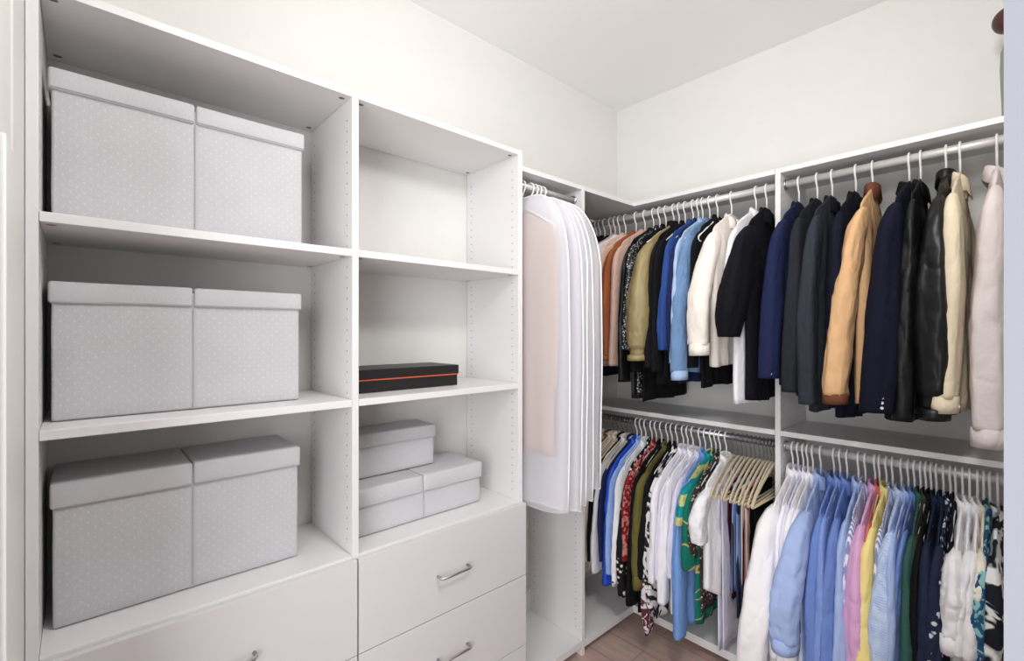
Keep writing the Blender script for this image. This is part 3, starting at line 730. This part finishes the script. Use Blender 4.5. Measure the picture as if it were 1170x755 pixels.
lower_right = [
 (906, 'shirt', 'pleated white shirt first right of the divider on lower rod', 'shirt', linen, 760, 770, dict(T=.018, srx=.048, sry=.065, nf=9, hw=.225, lean=.10, xo=-.045)),
 (912, 'shirt', 'second white shirt right of the divider on lower rod', 'shirt', white, 750, 765, dict(T=.012, srx=.018)),
 (918, 'shirt', 'third white shirt right of the divider on lower rod', 'shirt', lav, 750, 765, dict(T=.012, srx=.018)),
 (923, 'shirt', 'fourth white shirt right of the divider on lower rod', 'shirt', white, 755, 765, dict(T=.013, srx=.02)),
 (929, 'shirt', 'white shirt touching the light blue shirt with bent sleeve', 'shirt', white, 760, 770, dict(T=.013, srx=.02)),
 (938, 'shirt', 'light blue shirt with wide bent sleeve right of white shirts', 'shirt', lb, 745, 775, dict(T=.022, srx=.044, sry=.072, lean=.075, xo=-.045, bow=.012, cuff=.045, rz=.02, wr=.0045)),
 (953, 'shirt', 'mid blue shirt right of the wide sleeved light blue shirt', 'shirt', mid, 790, 785, dict(T=.018, srx=.022, sry=.05)),
 (960, 'shirt', 'cornflower blue shirt between two mid blue shirts', 'shirt', blue2, 785, 785, dict(T=.015, srx=.02)),
 (968, 'shirt', 'mid blue shirt left of the pale blue shirt', 'shirt', mid, 790, 790, dict(T=.018, srx=.026, sry=.05)),
 (981, 'shirt', 'pale blue shirt left of the navy striped shirt', 'shirt', lb, 790, 790, dict(T=.018, srx=.022)),
 (989, 'shirt', 'white shirt with narrow navy stripes left of the pink shirt', 'shirt', stripe, 760, 790, dict(T=.014, srx=.018, hw=.2)),
 (1000, 'shirt', 'pink shirt beside the yellow shirt', 'shirt', pink, 780, 795, dict(T=.020, srx=.030, sry=.055)),
 (1005, 'shirt', 'coral shirt squeezed between the pink and yellow shirts', 'shirt', coral, 740, 790, dict(T=.008, srx=.012, hw=.195)),
 (1013, 'shirt', 'pale yellow shirt right of the coral shirt', 'shirt', yellow, 790, 795, dict(T=.018, srx=.026, sry=.052)),
 (1020, 'shirt', 'white shirt with narrow navy stripes right of the yellow shirt', 'shirt', stripe, 760, 790, dict(T=.010, srx=.014, hw=.2)),
 (1030, 'shirt', 'pale blue finely checked shirt', 'shirt', check, 790, 800, dict(T=.020, srx=.030, sry=.055)),
 (1038, 'shirt', 'light blue shirt right of the checked shirt', 'shirt', lb, 790, 800, dict(T=.012, srx=.018)),
 (1045, 'shirt', 'mid blue shirt left of the bottle green shirt', 'shirt', mid, 780, 800, dict(T=.012, srx=.016, hw=.2)),
 (1052, 'shirt', 'bottle green shirt among the blue and navy shirts', 'shirt', green, 790, 800, dict(T=.014, srx=.020, sry=.052)),
 (1058, 'shirt', 'dark olive shirt right of the bottle green shirt', 'shirt', mint, 780, 800, dict(T=.010, srx=.014, hw=.2)),
 (1064, 'shirt', 'black shirt between dark olive and dark navy shirts', 'shirt', black, 780, 800, dict(T=.010, srx=.014)),
 (1070, 'shirt', 'first dark navy shirt right of the green shirts', 'shirt', dknavy, 790, 800, dict(T=.014, srx=.022)),
 (1078, 'shirt', 'second dark navy shirt left of the dotted navy shirt', 'shirt', dknavy, 790, 800, dict(T=.014, srx=.022)),
 (1086, 'shirt', 'navy shirt with small pale dots', 'shirt', navdot, 790, 800, dict(T=.014, srx=.020)),
 (1092, 'shirt', 'plain navy shirt between dotted shirt and white linen shirt', 'shirt', inky, 780, 800, dict(T=.010, srx=.014, hw=.2)),
 (1100, 'shirt', 'white linen shirt right of the navy shirts', 'shirt', linen, 745, 760, dict(T=.018, srx=.028, sry=.055, cuff=.05, hw=.22)),
 (1108, 'shirt', 'white cotton shirt between two linen shirts at the right', 'shirt', white, 745, 760, dict(T=.014, srx=.020)),
 (1117, 'shirt', 'white linen shirt left of the cream shirt at the right', 'shirt', linen, 750, 765, dict(T=.014, srx=.022)),
 (1124, 'shirt', 'cream shirt left of the botanical print shirt', 'shirt', ivory, 700, 770, dict(T=.012, srx=.018, hw=.2)),
 (1131, 'shirt', 'blue botanical print shirt near the right end', 'shirt', tealb, 760, 790, dict(T=.014, srx=.02)),
 (1140, 'shirt', 'black and white leaf print shirt at the right end', 'shirt', bw2, 790, 800, dict(T=.018, srx=.028)),
]
hang(upper_left, R_UP, {}, 'white', 'hangers on the upper left rod')
hang(upper_right, R_UP, {}, 'white', 'hangers on the upper right rod')
hang(lower_left, R_LOW, {}, 'white', 'hangers on the lower left rod')
hang(lower_right, R_LOW, {}, 'white', 'hangers on the lower right rod')
for px, lb_ in ((873, 'empty beige velvet hanger right beside the black folded trousers'), (877, 'empty velvet hanger, third from the divider on the lower rod'),
               (881, 'empty velvet hanger, second from the divider on the lower rod'), (885, 'empty velvet hanger touching the divider on the lower rod')):
    hanger('velvet', (rod_x(px), ROD_Y, R_LOW), random.uniform(-.03, .03), lb_, 'empty velvet hangers by the divider')

# scarf that slips out below the olive shirt
sm = paisley
SEED[0] += 1
bm = bmesh.new(); rings = []; sx = rod_x(770)
for j in range(22):
    b = j/21; z = .62-.52*b; w = .028+.03*math.sin(b*3.0); r = []
    for i in range(16):
        a = 2*math.pi*i/16; yy = w*math.cos(a)
        r.append(bm.verts.new((.012*math.sin(a)+.006*math.sin(yy*90+b*4), -.2-.03*b+yy+.008*math.sin(b*6), z)))
    rings.append(r)
for a, c in zip(rings, rings[1:]):
    for k in range(16): bm.faces.new((a[k], a[(k+1) % 16], c[(k+1) % 16], c[k]))
bm.faces.new(rings[0][::-1]); bm.faces.new(rings[-1])
o_ = obj('scarf', bm, sm, None, True, loc=(sx, ROD_Y, 0)); tag(o_, 'burgundy and white paisley scarf trailing lowest of all near the floor', 'scarf')

# ------------------------------------------------------------------ garment bags
bag_m = mat('sheer_bag_cloth', (252, 251, 255), .6, bump=.1, bscale=20, trans=.5)
pipe_m = mat('white_piping', (250, 250, 252), .5)
def bag_outline(hw, top, bot, n=44):
    pts = []
    for i in range(n+1):     # from far bottom up over the shoulders to near bottom
        s = i/n
        pts.append(s)
    out = []
    for z in [bot+(top-.28-bot)*k/12 for k in range(13)]: out.append((hw*(1+.03*math.sin((z-bot)*3)), z))
    for k in range(1, 17):
        a = k/16*math.pi/2; out.append((.045+(hw-.045)*math.cos(a)**.75, top-.28+.28*math.sin(a)**1.1))
    return out
def garment_bag(label, y, edge_dy, hw, bot, T, seed, group):
    rz = math.pi/2+math.atan2(edge_dy, .25)
    t = thing('garment_bag', label, 'garment bag', (ROD_X, y, R_UP), rz, group)
    top = -.055; half = bag_outline(hw, top, bot)
    bm = bmesh.new(); na = 24; F = []; B = []
    for j, (w, z) in enumerate(half[::-1]):
        rf, rb = [], []
        for i in range(na+1):
            a = -1+2*i/na; yv = a*w; e = (1-abs(a)**6)**.5 if abs(a) < 1 else 0
            d = (top-z)/(top-bot)
            th = T*e*min(1, .3+d*5)
            f = .008*d*math.sin(a*7+seed+d*2)*(.4 if T > .02 else 1)+noise.noise(Vector((yv*6+seed, z*3, seed)))*(.004 if T > .02 else .01)
            zz = z+(-.018*(1-a*a) if z < bot+.001 else 0)
            rf.append(bm.verts.new((f+th, yv, zz))); rb.append(rf[-1] if i in (0, na) or j == 0 else bm.verts.new((f-th, yv, zz)))
        F.append(rf); B.append(rb)
    for G in (F, B):
        for j in range(len(G)-1):
            for i in range(na):
                u = []
                for v in (G[j][i], G[j][i+1], G[j+1][i+1], G[j+1][i]):
                    if v not in u: u.append(v)
                try: bm.faces.new(u)
                except ValueError: pass
    edge = [v.co.copy() for v in [F[k][0] for k in range(len(F))]]; edge2 = [v.co.copy() for v in [F[k][-1] for k in range(len(F))]]
    hemF = [v.co.copy() for v in F[-1]]
    obj('cover', bm, bag_m, t, True)
    bm = bmesh.new(); add_tube(bm, edge[::-1]+edge2, .0032, 6); add_tube(bm, hemF, .0032, 6)
    obj('piping', bm, pipe_m, t, True)
    bm = bmesh.new(); add_tube(bm, [(T+.012, -hw*.1, top-.08), (T+.014, -.02, (top+bot)/2), (T+.012, -.02, bot+.05)], .0025, 6)
    obj('zip', bm, pipe_m, t, True)
    hanger('white', (ROD_X, y, R_UP), rz, 'white hanger carrying the '+label, 'hangers of the garment bags')
    return rz
bagcoat = fab('beige_coat_cloth', (196, 172, 158)); bagcoat2 = fab('pale_blue_dress_cloth', (150, 165, 190))
G = 'sheer white garment bags'
rz = garment_bag('sheer white garment bag over a beige coat, nearest the shelf tower', 1.354, .0, .25, -1.29, .03, 1.0, G)
garment('coat', 'beige coat seen through the nearest sheer garment bag', 'coat', 0, 0, bagcoat, -1.06, hw=.19, T=.008, slen=.62, lean=-.01, xo=0, srx=.009, sry=.04, col=None, rz=math.pi/2, loc=(ROD_X, 1.354, R_UP-.03), amp=.003)
for i, (y, dy, hw, bot, lab) in enumerate(((1.402, .022, .256, -1.30, 'second sheer white garment bag from the shelf tower'),
    (1.425, .046, .25, -1.29, 'middle one of the five sheer white garment bags'),
    (1.447, .060, .25, -1.285, 'fourth sheer white garment bag from the shelf tower'),
    (1.472, .095, .256, -1.25, 'sheer white garment bag farthest from the shelf tower'))):
    garment_bag(lab, y, dy, hw, bot, .014, 2.3+i*1.9, G)

# jar on top of the closet, at the right end
jm = mat('grey_green_glaze', (132, 136, 126), .4); km = mat('dark_wood_knob', (70, 34, 26), .4)
def lathe(prof, n=28):
    bm = bmesh.new(); rings = [[bm.verts.new((r*math.cos(2*math.pi*k/n), r*math.sin(2*math.pi*k/n), z)) for k in range(n)] for r, z in prof]
    for a, c in zip(rings, rings[1:]):
        for k in range(n): bm.faces.new((a[k], a[(k+1) % n], c[(k+1) % n], c[k]))
    bm.faces.new(rings[0][::-1]); bm.faces.new(rings[-1]); return bm
t = thing('bottle', 'slender grey bottle with round dark brown stopper on top of the closet', 'bottle', (-.042, 2.25, HB+.0002))
obj('body', lathe([(.016, 0), (.0175, .006), (.0185, .08), (.021, .14), (.0225, .2), (.021, .255), (.012, .285), (.010, .315)]), jm, t, True)
obj('stopper', lathe([(.0105, .3155)]+[(.042*math.sin(a), .358-.042*math.cos(a)) for a in [math.radians(q) for q in range(20, 180, 10)]]+[(.001, .4)]), km, t, True)
